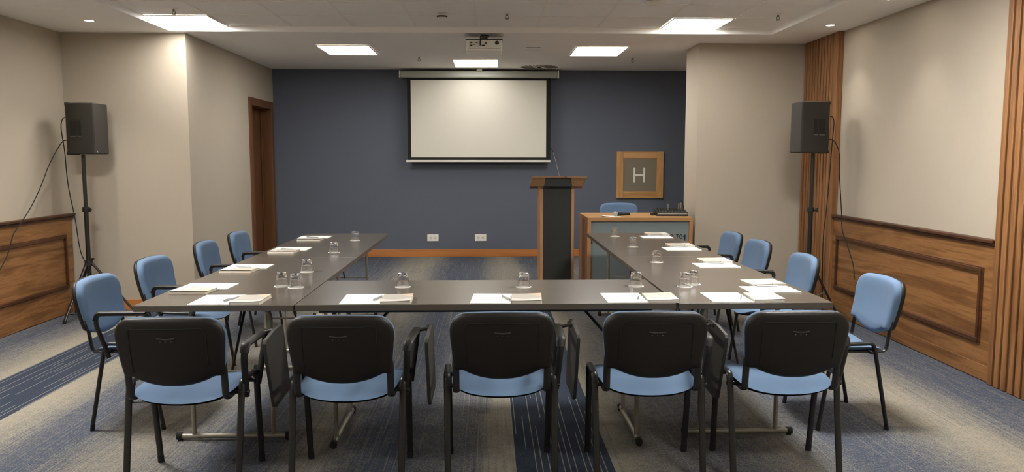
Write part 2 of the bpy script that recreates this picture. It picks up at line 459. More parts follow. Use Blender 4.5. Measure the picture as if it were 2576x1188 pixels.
x, y = cell(-1, 0); led(x + .01, y, .53, .545, CR - .004, 'square light panel in the recess at upper left', mat='led_dim')
x, y = cell(7, 0); led(x, y, .53, .545, CR - .004, 'square light panel in the recess at upper right', mat='led_dim')
M['led_mid'] = emit('led_panel_diffuser_rear', (1.0, .975, .93, 1), 11.0)
for k in (5, 10, 14):
    for i in (-1, 7):
        x, y = cell(i, k); led(x, y, .53, .545, CR - .004, 'square light panel in the recess nearer the viewer, outside the picture', mat='led' if k == 5 else 'led_mid')
for x, y, t in ((-1.487, 8.56, 'light panel in the flat ceiling left of the projector'), (1.176, 8.56, 'light panel in the flat ceiling right of the projector'),
                (-.148, 9.68, 'light panel in the flat ceiling just above the screen case')):
    led(x, y, .545, .73, C - .001, t, mat='led_low' if y > 9 else 'led_dim')

def downlight(x, y, label, watt=11):
    r = empty('downlight', (x, y, C)); tag(r, label, 'ceiling light', 'round downlights along the side walls')
    mm = MB(); mm.lathe([(.034, 0), (.034, -.004), (.046, -.006), (.05, -.002), (.05, 0)]); mm.build('trim_ring', M['white'], r)
    mm = MB(); mm.cyl((0, 0), .034, -.003, -.001); mm.build('lens', M['spot'], r)
    L = bpy.data.lights.new('downlight_beam', 'SPOT'); L.energy = watt; L.spot_size = math.radians(84); L.spot_blend = .85
    L.shadow_soft_size = .035; L.color = (1, .93, .83)
    lo = bpy.data.objects.new('beam', L); lo.location = (0, 0, -.012); lo.parent = r; COL.objects.link(lo)
downlight(-3.34, 6.83, 'small round downlight above the left loudspeaker')
downlight(2.955, 6.85, 'small round downlight above the right loudspeaker', 5)
for y in (5.72, 4.3, 2.8, 1.2):
    downlight(-3.34, y, 'small round downlight over the left wall, outside the picture')
    downlight(2.9, y, 'small round downlight over the right wall, outside the picture', 5)

def sprinkler(x, y, z, label):
    r = empty('sprinkler', (x, y, z)); tag(r, label, 'sprinkler', 'sprinkler heads in the ceiling')
    mm = MB(); mm.lathe([(0, -.004), (.03, -.004), (.034, 0)], n=20); mm.build('escutcheon', M['white'], r)
    mm = MB(); mm.cyl((0, 0), .008, -.02, -.003, n=12); mm.tube([(.01, 0, -.018), (.014, 0, -.03), (.004, 0, -.042)], .003, n=6)
    mm.tube([(-.01, 0, -.018), (-.014, 0, -.03), (-.004, 0, -.042)], .003, n=6); mm.cyl((0, 0), .016, -.046, -.043, n=16)
    mm.build('head', M['metalgrey'], r)
sprinkler(-2.53, 6.55, CR - .004, 'sprinkler head in front of the upper left light panel')
sprinkler(.157, 6.66, CR - .004, 'sprinkler head in the recess above the projector')
sprinkler(2.42, 6.64, CR - .004, 'sprinkler head in the recess right of the upper right panel')
sprinkler(-.79, 9.15, C, 'sprinkler head left of the projector near the blue wall')
sprinkler(1.655, 9.13, C, 'sprinkler head above the pillar end of the blue wall')
d = MB(); d.lathe([(0, -.034), (.02, -.034), (.038, -.026), (.045, -.012), (.05, -.01), (.05, 0)])
r = empty('smoke_detector', (-.385, 6.72, CR - .004)); tag(r, 'white round smoke detector at the recess edge above the projector', 'smoke detector')
d.build('detector_body', M['white'], r)
d = MB(); d.lathe([(.0385, -.024), (.0455, -.014), (.0465, -.016), (.0395, -.026)]); d.build('vent_ring', M['dark_hole'], r)
d = MB(); d.lathe([(0, -.03), (.03, -.03), (.048, -.018), (.052, 0)]);
o = d.build('ceiling_sensor', M['white']); o.location = (1.26, 6.13, CR - .004); tag(o, 'round white sensor at the top edge of the ceiling recess', 'sensor')
r = empty('ceiling_speaker', (-3.345, 6.24, C)); tag(r, 'flat round ceiling speaker grille at upper left', 'ceiling speaker')
d = MB(); d.lathe([(0, -.002), (.09, -.002), (.098, -.005), (.104, 0)]); d.build('grille', M['ceiling'], r)
r = empty('swirl_diffuser', (.64, 10.02, C)); tag(r, 'round swirl air diffuser beside the screen case', 'air vent')
d = MB(); d.lathe([(0, -.003), (.26, -.003), (.285, -.006), (.30, 0)], n=48); d.build('plate', M['ceiling'], r)
MB().cyl((0, 0), .022, -.012, -.002, n=16).build('centre_hub', M['deep'], r)
d = MB()
for k in range(24):
    a = 2 * PI * k / 24
    T = Matrix.Rotation(a, 4, 'Z') @ Matrix.Translation((.155, 0, -.006)) @ Matrix.Rotation(.45, 4, 'Z')
    d.box(-.085, .085, -.005, .005, -.002, .003, T)
d.build('slots', M['slot'], r)
r = empty('linear_vent', (.465, 8.37, C)); tag(r, 'small rectangular ceiling grille right of the projector', 'air vent')
d = MB(); d.box(-.1, .1, -.14, .14, -.004, 0); d.build('plate', M['ceiling'], r, .001)
d = MB(); d.box(-.075, .075, -.105, -.085, -.0055, -.0035); d.box(-.075, .075, .085, .105, -.0055, -.0035); d.build('slots', M['dark_hole'], r)

# projector
pj = empty('projector', (-.038, 7.5, 2.418)); pj.scale = (1, 1, .927); tag(pj, 'white ceiling projector hanging on a metal mount, rear side to the room', 'projector')
d = MB(); d.box(-.165, .165, -.12, .13, 0, .118); d.build('housing', M['white'], pj, .012, seg=3)
d = MB(); d.box(-.17, .17, -.122, .132, .112, .121); d.build('top_cover', M['matblack'], pj, .003)
d = MB(); d.box(-.14, .03, -.1225, -.1185, .04, .098); d.build('port_panel', M['pages'], pj, .001)
d = MB()
for (a, b, c, e) in ((-.128, -.108, .078, .088), (-.128, -.108, .052, .062), (-.096, -.088, .06, .07), (-.02, .004, .052, .062), (.01, .022, .07, .085), (-.08, -.06, .08, .086), (-.118, -.112, .066, .072)):
    d.box(a, b, -.125, -.121, c, e)
d.build('ports', M['deep'], pj)
d = MB(); d.cyl((.118, .083), .019, -.1235, -.117, 'Y', 20); d.build('air_outlet', M['dark_hole'], pj)
d = MB(); d.box(-.15, .15, -.1215, -.1195, .026, .029); d.build('seam', M['dark_hole'], pj)
d = MB(); d.cyl((.06, .06), .04, .128, .155, 'Y', 24); d.build('lens', M['deep'], pj)
d = MB()
d.tube([(-.06, .0, .125), (.06, 0, .125)], .008, n=8); d.tube([(-.05, -.05, .123), (-.01, 0, .15), (.05, .05, .123)], .007, n=8)
d.tube([(-.05, .05, .123), (-.01, 0, .15), (.05, -.05, .123)], .007, n=8); d.cyl((0, 0), .024, .135, .172, n=16); d.cyl((0, 0), .05, .1715, .178, n=24)
d.tube([(.03, -.01, .174), (.045, -.04, .155), (.02, -.06, .13)], .006, n=8)
d.build('ceiling_mount', M['metalgrey'], pj)
d = MB(); d.tube(spline([(-.02, -.01, .172), (-.035, -.08, .15), (-.035, -.135, .12), (-.036, -.14, .08), (-.036, -.128, .055)]), .0045, n=8)
d.build('cable', M['rubber'], pj)

# projection screen
sc = empty('projection_screen', (-.12, 10.3, 1.38)); tag(sc, 'pulled-down white projection screen with black border on the blue wall', 'projection screen')
def Z(z): return z - 1.38
d = MB(); d.box(-1.012, 1.02, -.085, .045, Z(2.463), Z(2.553)); d.build('case', M['case'], sc, .02, seg=3)
d = MB(); d.box(-1.02, -1.008, -.09, .05, Z(2.46), Z(2.556)); d.box(1.016, 1.028, -.09, .05, Z(2.46), Z(2.556)); d.build('case_end', M['white'], sc, .006)
d = MB(); d.box(-.925, .925, -.03, -.028, Z(1.412), Z(2.468)); d.build('black_border', M['matblack'], sc)
d = MB(); d.box(-.878, .868, -.0325, -.031, Z(1.448), Z(2.436)); d.build('canvas', M['canvas'], sc)
d = MB(); d.box(-.945, .925, -.050, -.015, Z(1.388), Z(1.414)); d.build('bottom_bar', M['white'], sc, .005)
d = MB(); d.box(-.03, .04, -.06, .03, Z(2.553), Z(2.5825)); d.build('ceiling_bracket', M['white'], sc, .002)

# sign with H
sg = empty('wall_sign', (2.003, YB, 1.218)); tag(sg, 'square oak framed sign with a white letter H on the blue wall', 'sign')
a, b = .31, .307; w = .088
for x0_, x1_ in ((-a, -a + w), (a - w, a)): MB().box(x0_, x1_, -.035, 0, -b, b).build('frame_stile', M['signz'], sg, .003)
for z0_, z1_ in ((b - w, b), (-b, -b + w)): MB().box(-a + w, a - w, -.033, 0, z0_, z1_).build('frame_rail', M['signx'], sg, .003)
d = MB(); d.box(-a + w, a - w, -.022, -.002, -b + w, b - w); d.build('plate', M['signpanel'], sg)
d = MB(); d.box(-.086, -.062, -.030, -.021, -.098, .098); d.box(.044, .068, -.030, -.021, -.098, .098); d.box(-.063, .045, -.0295, -.021, -.013, .012)
d.build('letter_h', M['letter'], sg, .001)

# sockets
for x, t in ((-.739, 'left'), (-.107, 'right')):
    r = empty('wall_socket', (x, YB, .387)); tag(r, 'white double power socket low on the blue wall, the %s one' % t, 'power socket', 'double sockets on the blue wall')
    d = MB(); d.box(-.075, .075, -.012, 0, -.045, .045); d.build('plate', M['white'], r, .003)
    for s_ in (-.03, .03):
        d = MB(); d.cyl((s_, 0), .02, -.014, -.0115, 'Y', 20); d.cyl((s_ - .008, 0), .004, -.0155, -.0138, 'Y', 8); d.cyl((s_ + .008, 0), .004, -.0155, -.0138, 'Y', 8)
        d.build('outlet', M['vent'], r)
        MB().cyl((s_ - .008, 0), .0042, -.0158, -.0139, 'Y', 8).cyl((s_ + .008, 0), .0042, -.0158, -.0139, 'Y', 8).build('pin_holes', M['dark_hole'], r)

# ------------------------------------------------------------------ chair
def grid_pad(w0, w1, y0, y1, top, bot, nx=22, ny=18, e=4.6):
    """closed cushion: superellipse outline, top(x,y) and bottom(x,y) heights in normalised coords"""
    v = []; f = []
    def P(u, t):
        # square -> superellipse mapping
        k = (abs(u) ** e + abs(t) ** e) ** (1 / e) if (u or t) else 1
        mx = max(abs(u), abs(t)); s = mx / k if k else 1
        uu, tt = u * s, t * s
        w = w0 + (w1 - w0) * (tt + 1) / 2
        return uu * w, y0 + (y1 - y0) * (tt + 1) / 2, mx, uu, tt
    for side in (0, 1):
        for j in range(ny + 1):
            for i in range(nx + 1):
                x, y, mx, uu, tt = P(-1 + 2 * i / nx, -1 + 2 * j / ny)
                zt, zb = top(uu, tt), bot(uu, tt)
                mid = (zt + zb) / 2; h = (zt - zb) / 2; k = max(0, 1 - mx ** 6) ** .5
                v.append((x, y, mid + h * k if side == 0 else mid - h * k))
    n = (nx + 1) * (ny + 1)
    for j in range(ny):
        for i in range(nx):
            a = j * (nx + 1) + i; q = (a, a + 1, a + nx + 2, a + nx + 1)
            f.append(q); f.append(tuple(n + z for z in reversed(q)))
    return v, f

def back_outline():
    """half outline (x>=0) of the backrest in (x, s) with s the height along it, 0..0.30"""
    H = .303
    pts = []
    for k in range(9):                                   # curved lower edge from the middle outwards
        x = .165 * k / 8; pts.append((x, .0 + .040 * (x / .165) ** 2.2))
    pts += [(.172, .042), (.198, .042), (.205, .048), (.207, .058)]
    for k in range(1, 8): pts.append((.207 + .015 * k / 7, .058 + (.205 - .058) * k / 7))
    cx, cy, rx, ry = .132, .213, .091, H - .213
    for k in range(1, 11):
        t = PI / 2 * k / 10; pts.append((cx + rx * math.cos(t) ** .82, cy + ry * math.sin(t) ** .9))
    for k in range(1, 6): pts.append((cx * (1 - k / 5), H + .004 * math.sin(PI / 2 * k / 5)))
    return pts

def back_layer(offs):
    """stack of rings (inset, depth) -> closed curved slab; chair faces +Y"""
    half = back_outline(); ring = half + [(-x, s) for x, s in reversed(half[1:-1])]
    n = len(ring); v = []; f = []
    def place(x, s, d):
        y = -.212 - .066 * (s / .30) - .010 * math.sin(PI * s / .30) + .62 * x * x + d
        z = .485 + s * .985
        return (x, y, z)
    c = (0, .155)
    for inset, d in offs:
        for x, s in ring:
            dx, ds = x - c[0], s - c[1]; L = math.hypot(dx, ds); k = max(0, (L - inset)) / L
            v.append(place(c[0] + dx * k, c[1] + ds * k, d))
    for r_ in range(len(offs) - 1):
        for i in range(n):
            j = (i + 1) % n; f.append((r_ * n + i, r_ * n + j, (r_ + 1) * n + j, (r_ + 1) * n + i))
    # close both faces with shrinking rings
    def close(r_, d, flip):
        base = r_ * n; prev = base
        for q in (.75, .5, .25):
            st = len(v)
            inset = offs[r_][0]
            for x, s in ring:
                dx, ds = x - c[0], s - c[1]; L = math.hypot(dx, ds); k = max(0, (L - inset)) / L * q
                v.append(place(c[0] + dx * k, c[1] + ds * k, d))
            for i in range(n):
                j = (i + 1) % n; f.append((prev + i, prev + j, st + j, st + i))
            prev = st
        cc = len(v); v.append(place(c[0], c[1], d))
        for i in range(n): f.append((prev + i, prev + (i + 1) % n, cc))
    close(0, offs[0][1], True); close(len(offs) - 1, offs[-1][1], False)
    return v, f

def make_chair(arm=True, tablet=True):
    r = empty('conference_chair')
    # seat cushion, dished, with a rolled front edge
    top = lambda u, t: .464 - .030 * (1 - u * u) - .030 * max(0, t - .55) ** 2 * 4 - .055 * max(0, -t - .35) ** 1.7
    bot = lambda u, t: .420 - .030 * (1 - u * u) - .012 * max(0, t - .6)
    m_ = MB(); m_.add(*grid_pad(.212, .225, -.195, .225, top, bot)); m_.build('seat', M['fabric'], r, smooth=80)
    top2 = lambda u, t: .425 - .030 * (1 - u * u); bot2 = lambda u, t: .407 - .028 * (1 - u * u)
    m_ = MB(); m_.add(*grid_pad(.200, .212, -.180, .210, top2, bot2)); m_.build('seat_pan', M['black'], r, smooth=80)
    # backrest cushion and plastic shell
    m_ = MB(); m_.add(*back_layer([(.004, -.004), (-.001, .003), (-.001, .018), (.006, .031), (.016, .037), (.03, .040)])); m_.build('backrest', M['fabric'], r, smooth=80)
    m_ = MB(); m_.add(*back_layer([(.016, -.027), (.006, -.022), (0, -.014), (-.001, -.006), (.002, -.002)])); bs = m_.build('back_shell', M['shell'], r, smooth=50)
    def bp(x, z, d):
        s = (z - .485) / .985
        return (x, -.212 - .066 * (s / .30) - .010 * math.sin(PI * s / .30) + .62 * x * x + d, z)
    # groove around the inner field of the shell, and the hand grip
    path = [(-.155, .55), (-.155, .742), (.155, .742), (.155, .55)]
    gp = fillet([(x, 0, z) for x, z in path], .02); gp2 = []
    for i in range(len(gp) - 1):
        for k in range(6): q = gp[i].lerp(gp[i + 1], k / 6); gp2.append(bp(q.x, q.z, -.0275))
    m_ = MB(); m_.tube(gp2, .0028, n=6); m_.build('shell_groove', M['deep'], r)
    m_ = MB(); m_.tube([bp(-.036 + .072 * k / 8, .703 - .004 * math.sin(PI * k / 8), -.029) for k in range(9)], .0035, .0025, n=6, side=(0, 0, 1)); m_.build('hand_grip', M['tablet'], r)
    m_ = MB()
    for k in (-1, 0, 1): m_.tube([bp(.022 * k - .002, .688, -.0285), bp(.022 * k + .002, .688, -.0285)], .0022, n=6)
    m_.build('vent_slots', M['tablet'], r)
    # legs: oval tube, broad across the chair
    for sx in (-1, 1):
        for (yk, yf, nm) in ((.120, .183, 'front'), (-.105, -.187, 'rear')):
            lg = MB().tube([(sx * .240, yk, .425), (sx * .236, yf, .012)], .0148, .0100, n=14, side=(1, 0, 0)).build('leg', M['blackm'], r, smooth=60)
            MB().tube([(sx * .2362, yf + (yk - yf) * .06, .034), (sx * .236, yf, 0)], .0153, .0105, n=14, side=(1, 0, 0)).build('foot_cap', M['rubber'], lg)
        pts = fillet([(sx * .2401, -.1035, .418), (sx * .241, -.094, .468), (sx * .241, .109, .462), (sx * .2401, .121, .418)], .032, 7)
        MB().tube(pts, .0151, .0103, n=14, side=(1, 0, 0)).build('side_rail', M['blackm'], r, smooth=60)
        # flat upright: from under the seat, round a bend and up into the shell
        up = fillet([(sx * .198, .04, .414), (sx * .198, -.182, .414), (sx * .199, -.203, .56), (sx * .195, -.215, .62)], [.03, .05], 8)
        MB().tube(up, .0155, .0075, n=12, side=(1, 0, 0)).build('back_upright', M['blackm'], r, smooth=60)
    for y in (-.085, .10):
        MB().tube([(-.24, y, .418), (.24, y, .418)], .010, .008, n=10, side=(0, 0, 1)).build('cross_bar', M['blackm'], r, smooth=60)
    for sx in (-1, 1):
        MB().cyl((-.085, .418), .009, sx * .25 if sx < 0 else .238, sx * .238 if sx < 0 else .268, 'X', 10).build('bolt', M['blackm'], r)
    if arm:
        a_ = fillet([(.250, -.075, .395), (.262, -.130, .58), (.266, -.118, .628), (.280, .135, .632), (.276, .155, .60), (.252, .10, .40)], [.03, .035, .03, .02], 7)
        ar = MB().tube(a_, .0150, .0105, n=12, side=(1, 0, 0)).build('armrest', M['black'], r, smooth=60)
        pad = fillet([(.264, -.132, .60), (.267, -.118, .636), (.280, .138, .640)], [.03], 7)
        MB().tube(pad, .0205, .0085, n=12, side=(1, 0, 0)).build('arm_pad', M['black'], ar, smooth=60)
        if tablet:
            poly = [(-.112, .60), (-.118, .635), (-.105, .650), (.03, .664), (.16, .664), (.185, .650), (.285, .345), (.27, .318), (.03, .310), (.0, .322)]
            t_ = MB().prism(poly, .338, .354, 'X').build('writing_tablet', M['tablet'], r, .003)
            MB().tube([(.284, .10, .640), (.330, .10, .650)], .008, n=10).tube([(.333, .06, .652), (.333, .14, .652)], .008, n=10).build('tablet_hinge', M['black'], t_)
    return r

CT = make_chair(True, True); CA = make_chair(True, False); CN_ = make_chair(False, False)
used = set()
def place(proto, x, y, rz, label, group, z=0):
    o = proto if proto.name not in used else copy_tree(proto)
    used.add(proto.name); used.add(o.name)
    o.location = (x, y, z); o.rotation_euler = (0, 0, rz); tag(o, label, 'chair', group); return o
# keep clean copies: the first use moves the prototype itself
R = math.radians
G1 = 'blue tablet-arm chairs with their backs to the viewer'
place(CT, -1.314, 3.465, R(.5), 'black-backed blue chair with folded tablet, first from the left in the front row', G1)
place(CT, -.617, 3.485, R(-.4), 'black-backed blue chair with tablet, second from the left in the front row', G1)
place(CT, .051, 3.537, R(1.2), 'black-backed blue chair in the middle of the front row, under the projector', G1)
place(CT, .716, 3.534, R(-.8), 'black-backed blue chair fourth from the left in the front row, before the table gap', G1)
place(CA, 1.330, 3.530, R(-1.6), 'black-backed blue chair at the right end of the front row', G1)
G2 = 'blue chairs along the left table'; G3 = 'blue chairs along the right table'
place(CA, -1.912, 4.335, -PI / 2 + R(1), 'blue chair at left, nearest the viewer, its armrest before the table corner', G2)
place(CA, -1.956, 5.165, -PI / 2 + R(-2), 'blue chair at left, second from the viewer, before the tripod leg', G2)
place(CA, -1.965, 6.17, -PI / 2 + R(2), 'blue chair at left, third from the viewer, before the beige side wall', G2)
place(CA, -1.965, 6.97, -PI / 2 + R(0), 'blue chair at left, farthest from the viewer, beside the wooden door', G2)
place(CN_, 1.922, 4.228, PI / 2 + R(0), 'blue chair at right, nearest the viewer, standing by the framed wainscot', G3)
place(CA, 1.895, 5.23, PI / 2 + R(-2), 'blue chair at right, second from the viewer, before the slat panelling', G3)
place(CA, 1.9, 6.14, PI / 2 + R(2), 'blue chair at right, third from the viewer, before the wide pillar', G3)
place(CA, 1.9, 6.83, PI / 2 + R(1), 'blue chair at right, farthest from the viewer, next to the desk', G3)
place(CN_, 1.51, 8.84, PI, 'blue chair behind the presenter desk, only its backrest top showing', None, ZP)

# ------------------------------------------------------------------ tables
TH = .03; TZ = .74
def make_table(L, inset=.235):
    """length along local X, width .75 along local Y, centre at origin"""
    r = empty('folding_table'); Wd = .75
    MB().box(-L / 2, L / 2, -Wd / 2, Wd / 2, TZ - TH, TZ).build('tabletop', [M['table']], r, .0025)
    for sx in (-1, 1):
        x = sx * (L / 2 - inset)
        fr = fillet([(x, -.20, .03), (x, -.20, .685), (x, .20, .685), (x, .20, .03)], .06, 8)
        lg = MB().tube(fr, .0115, n=12).build('leg_frame', M['steel'], r, smooth=60)
        MB().tube([(x, -.27, .022), (x, .27, .022)], .0135, .013, n=12, side=(0, 0, 1)).build('foot_bar', M['steel'], lg, smooth=60)
        for sy in (-1, 1):
            MB().tube([(x, sy * .262, .022), (x, sy * .288, .022)], .019, .018, n=10, side=(0, 0, 1)).tube([(x, sy * .272, .012), (x, sy * .272, 0)], .014, n=8).build('end_cap', M['rubber'], lg)
        MB().tube([(x, -.2, .36), (x, .2, .36)], .005, n=8).build('stretcher', M['steel'], lg)
        # folding brace to the middle of the top, lock collars and the strip the frame hangs on
        MB().tube([(x, 0, .36), (x - sx * .30, 0, TZ - TH - .012)], .0075, n=8).build('brace', M['blackm'], r)
        MB().box(x - .02, x + .02, -.26, .26, TZ - TH - .012, TZ - TH).build('hinge_plate', M['blackm'], r, .002)
    for sy in (-1, 1):
        MB().box(-L / 2 + .1, L / 2 - .1, sy * .3 - .012, sy * .3 + .012, TZ - TH - .02, TZ - TH).build('side_rail', M['blackm'], r, .001)
    return r
t = make_table(1.8); G = 'grey-brown folding tables set in a U'
t.location = (-1.301, 4.6, 0); t.rotation_euler = (0, 0, PI / 2 ); tag(t, 'folding table at the near left corner of the U, by the wainscot', 'table', G)
spots = [(-1.301, 6.402, 'far left folding table, ending before the blue wall'), (1.289, 4.6, 'folding table at the near right corner of the U'),
         (1.289, 6.402, 'far right folding table, ending before the presenter desk')]
for x, y, lb in spots:
    c_ = copy_tree(t); c_.location = (x, y, 0); tag(c_, lb, 'table', G)
t2 = make_table(1.82, .15); t2.location = (-.010, 4.075, 0); tag(t2, 'middle folding table closing the U behind the front row of chairs', 'table', G)

# ------------------------------------------------------------------ things on the tables
def make_glass():
    r = empty('drinking_glass')
    # upside-down tumbler: rim on the coaster, thick base on top
    prof = [(.0345, 0), (.0350, .001), (.0345, .003), (.0315, .035), (.0275, .071), (.0262, .0745), (.0235, .076), (0, .0765)]
    inn = [(0, .064), (.0225, .063), (.0262, .058), (.0300, .030), (.0330, .003), (.0335, .0005), (.0345, 0)]
    MB().lathe(prof + inn, n=96, flute=.018).build('tumbler', M['glass'], r, smooth=50)
    return r
MG = make_glass()
co = MB().lathe([(0, 0), (.042, 0), (.043, .001), (.042, .002), (0, .002)], n=32).build('paper_coaster', M['coaster'])
GL = [(-1.130, 6.66, 'farthest on the left arm of the table'), (-1.141, 5.80, 'second farthest on the left arm of the table'), (-1.113, 4.80, 'on the left arm, third from the blue wall'),
      (-1.123, 4.255, 'left one of the close pair at the left table corner'), (-1.036, 4.212, 'right one of the close pair at the left table corner'),
      (-.464, 4.215, 'alone on the middle table, left of centre'), (.188, 4.198, 'alone on the middle table, before the lectern'), (.800, 4.21, 'at the right end of the middle table'),
      (1.063, 4.187, 'front one of the close pair at the right table corner'), (1.127, 4.268, 'rear one of the close pair at the right table corner'),
      (1.127, 5.20, 'on the right arm, third from the blue wall'), (1.134, 6.12, 'second farthest on the right arm of the table'), (1.127, 6.96, 'farthest on the right arm, before the desk')]
for i, (x, y, t_) in enumerate(GL):
    g = MG if i == 0 else copy_tree(MG); g.location = (x, y, TZ + .0022); g.rotation_euler = (0, 0, i * .7)
    tag(g, 'clear upturned tumbler ' + t_, 'glass', 'upturned glasses on the tables')
    c_ = co if i == 0 else co.copy()
    if i: COL.objects.link(c_)
    c_.location = (x, y, TZ + .0001); tag(c_, 'coaster under the glass ' + t_, 'coaster', 'paper coasters on the tables')

pad = MB().box(-.098, .098, -.133, .133, 0, .004).build('notepad', M['paper'], None, .0006)
def make_book():
    r = empty('booklet')
    MB().box(-.0705, .0705, -.096, .096, .0010, .0125).build('pages', M['pages'], r, .001)
    MB().box(-.0725, .0725, -.0985, .0985, 0, .0012).build('back_cover', M['cover'], r)
    # front cover springs up a little along its open edge
    v = []; f = []; n = 12
    for s_ in (0, 1):
        for k in range(n + 1):
            u = k / n; x = -.0725 + .145 * u; z = .0128 + .0045 * u ** 2.2 + (.0011 if s_ else 0)
            v += [(x, -.0985, z), (x, .0985, z)]
    N_ = 2 * (n + 1)
    for k in range(n):
        a = 2 * k; f.append((a, a + 1, a + 3, a + 2)); f.append((N_ + a, N_ + a + 2, N_ + a + 3, N_ + a + 1))
        f.append((a, a + 2, N_ + a + 2, N_ + a)); f.append((a + 1, N_ + a + 1, N_ + a + 3, a + 3))
    f.append((0, N_, N_ + 1, 1)); f.append((2 * n, 2 * n + 1, N_ + 2 * n + 1, N_ + 2 * n))
    MB().add(v, f).build('front_cover', M['cover'], r)
    MB().box(-.0735, -.0715, -.0985, .0985, 0, .0139).build('spine', M['cover'], r)
    return r
bk = make_book()
def make_pen():
    r = empty('ballpoint_pen')
    MB().cyl((0, .0045), .0042, -.055, .05, 'Y', 14).build('barrel', M['penbody'], r, smooth=50)
    MB().cyl((0, .0045), .0042, .05, .068, 'Y', 14, .0012).build('tip', M['chrome'], r, smooth=50)
    MB().cyl((0, .0045), .0025, -.064, -.055, 'Y', 12).build('push_button', M['chrome'], r, smooth=50)
    MB().box(-.0015, .0015, -.056, -.02, .009, .0102).build('clip', M['chrome'], r)
    return r
pn = make_pen()
seats = [  # pad x, y, rot; book x, y, rot ; where
    (-1.327, 3.838, 0, -1.155, 3.808, -1, 'before the first chair of the front row'),
    (-.619, 3.838, 2, -.447, 3.808, 2, 'before the second chair of the front row'),
    (.014, 3.838, -3, .186, 3.808, -3, 'before the middle chair of the front row'),
    (.670, 3.838, 0, .845, 3.812, -2, 'before the fourth chair of the front row'),
    (1.184, 3.838, -1, 1.362, 3.808, -2, 'before the rightmost chair of the front row'),
    (-1.516, 4.245, -91, -1.534, 4.075, -93, 'before the nearest chair on the left'),
    (-1.533, 5.045, -89, -1.535, 4.840, -94, 'before the second chair on the left'),
    (-1.508, 6.035, -90, -1.518, 5.825, -93, 'before the third chair on the left'),
    (-1.530, 6.950, -90, -1.517, 6.700, -91, 'before the farthest chair on the left'),
    (1.486, 4.073, 91, 1.512, 4.255, 99, 'before the nearest chair on the right'),
    (1.475, 5.020, 90, 1.520, 5.215, 94, 'before the second chair on the right'),
    (1.480, 5.965, 90, 1.515, 6.155, 93, 'before the third chair on the right'),
    (1.483, 6.880, 90, 1.530, 7.085, 95, 'before the farthest chair on the right')]
for i, (px, py, pr, bx, by, br, w_) in enumerate(seats):
    p = pad if i == 0 else pad.copy()
    if i: COL.objects.link(p)
    p.location = (px, py, TZ + .0002); p.rotation_euler = (0, 0, R(pr)); tag(p, 'blank white notepad ' + w_, 'notepad', 'notepads laid out at the seats')
    b = bk if i == 0 else copy_tree(bk)
    b.location = (bx, by, TZ + .0002); b.rotation_euler = (0, 0, R(br)); tag(b, 'pale beige printed booklet ' + w_, 'booklet', 'booklets laid out at the seats')
    q = pn if i == 0 else copy_tree(pn)
    d_ = Vector((.072, -.01, 0)); d_.rotate(Euler((0, 0, R(pr))))
    q.location = (px + d_.x, py + d_.y, TZ + .0044); q.rotation_euler = (0, 0, R(pr + (-14 if i % 2 else -20) * (1 if i != 2 else -1)))
    tag(q, 'grey ballpoint pen lying on the notepad ' + w_, 'pen', 'pens on the notepads')

# ------------------------------------------------------------------ presenter desk
DX0, DX1, DF, DB_, DT = .974, 2.022, 7.70, 8.42, .853
dk = empty('presenter_desk', (DX0, DF, ZP)); tag(dk, 'oak presenter desk with grey front panel and black lettering', 'desk')
T = Matrix.Translation((-DX0, -DF, -ZP))
MB().box(DX0, DX1, DF, DB_, DT - .038, DT, T).build('desk_top', M['oak'], dk, .002)
for a, b in ((DX0, DX0 + .036), (DX1 - .036, DX1)): MB().box(a, b, DF, DB_, ZP, DT - .038, T).build('side_panel', M['oakz'], dk, .002)
fp = MB().box(DX0 + .036, DX1 - .036, DF + .022, DF + .04, ZP, DT - .038, T).build('front_panel', M['greypanel'], dk)
# lettering on the panel: a large serif I, a round O, small TO with a bar under the O, a large 1
yb0, yb1 = DF + .019, DF + .0225
def zz(py): return 1.43 - (1.43 - DT) * (py - 383) / (548 - 383) if False else 0
MB().box(1.006, 1.020, yb0, yb1, .60, .68, T).box(.996, 1.030, yb0, yb1, .594, .606, T).box(.996, 1.030, yb0, yb1, .674, .684, T).build('letter_i', M['ink'], fp)
def ringm(cx, cz, rx, rz, th):
    v = []; f = []; n = 40
    for k in range(n):
        a = 2 * PI * k / n
        for (q, y_) in ((1, yb0), (0, yb0), (0, yb1), (1, yb1)):
            v.append((cx + (rx - th * (1 - q)) * math.cos(a), y_, cz + (rz - th * (1 - q)) * math.sin(a)))
    for k in range(n):
        j = (k + 1) % n
        for q in range(4): f.append((k * 4 + q, k * 4 + (q + 1) % 4, j * 4 + (q + 1) % 4, j * 4 + q))
    return v, f
MB().add(*ringm(1.815, .628, .040, .055, .013), T=T).build('letter_o', M['ink'], fp)
MB().box(1.8605, 1.887, yb0, yb1, .676, .684, T).box(1.870, 1.878, yb0, yb1, .636, .678, T).build('letter_t', M['ink'], fp)
MB().add(*ringm(1.909, .661, .0165, .0235, .007), T=T).box(1.894, 1.924, yb0, yb1, .622, .629, T).build('letter_o', M['ink'], fp)
MB().box(1.943, 1.955, yb0, yb1, .590, .681, T).prism([(1.932, .664), (1.944, .681), (1.944, .667), (1.934, .656)], yb0, yb1, 'Y', T).build('numeral_one', M['ink'], fp)

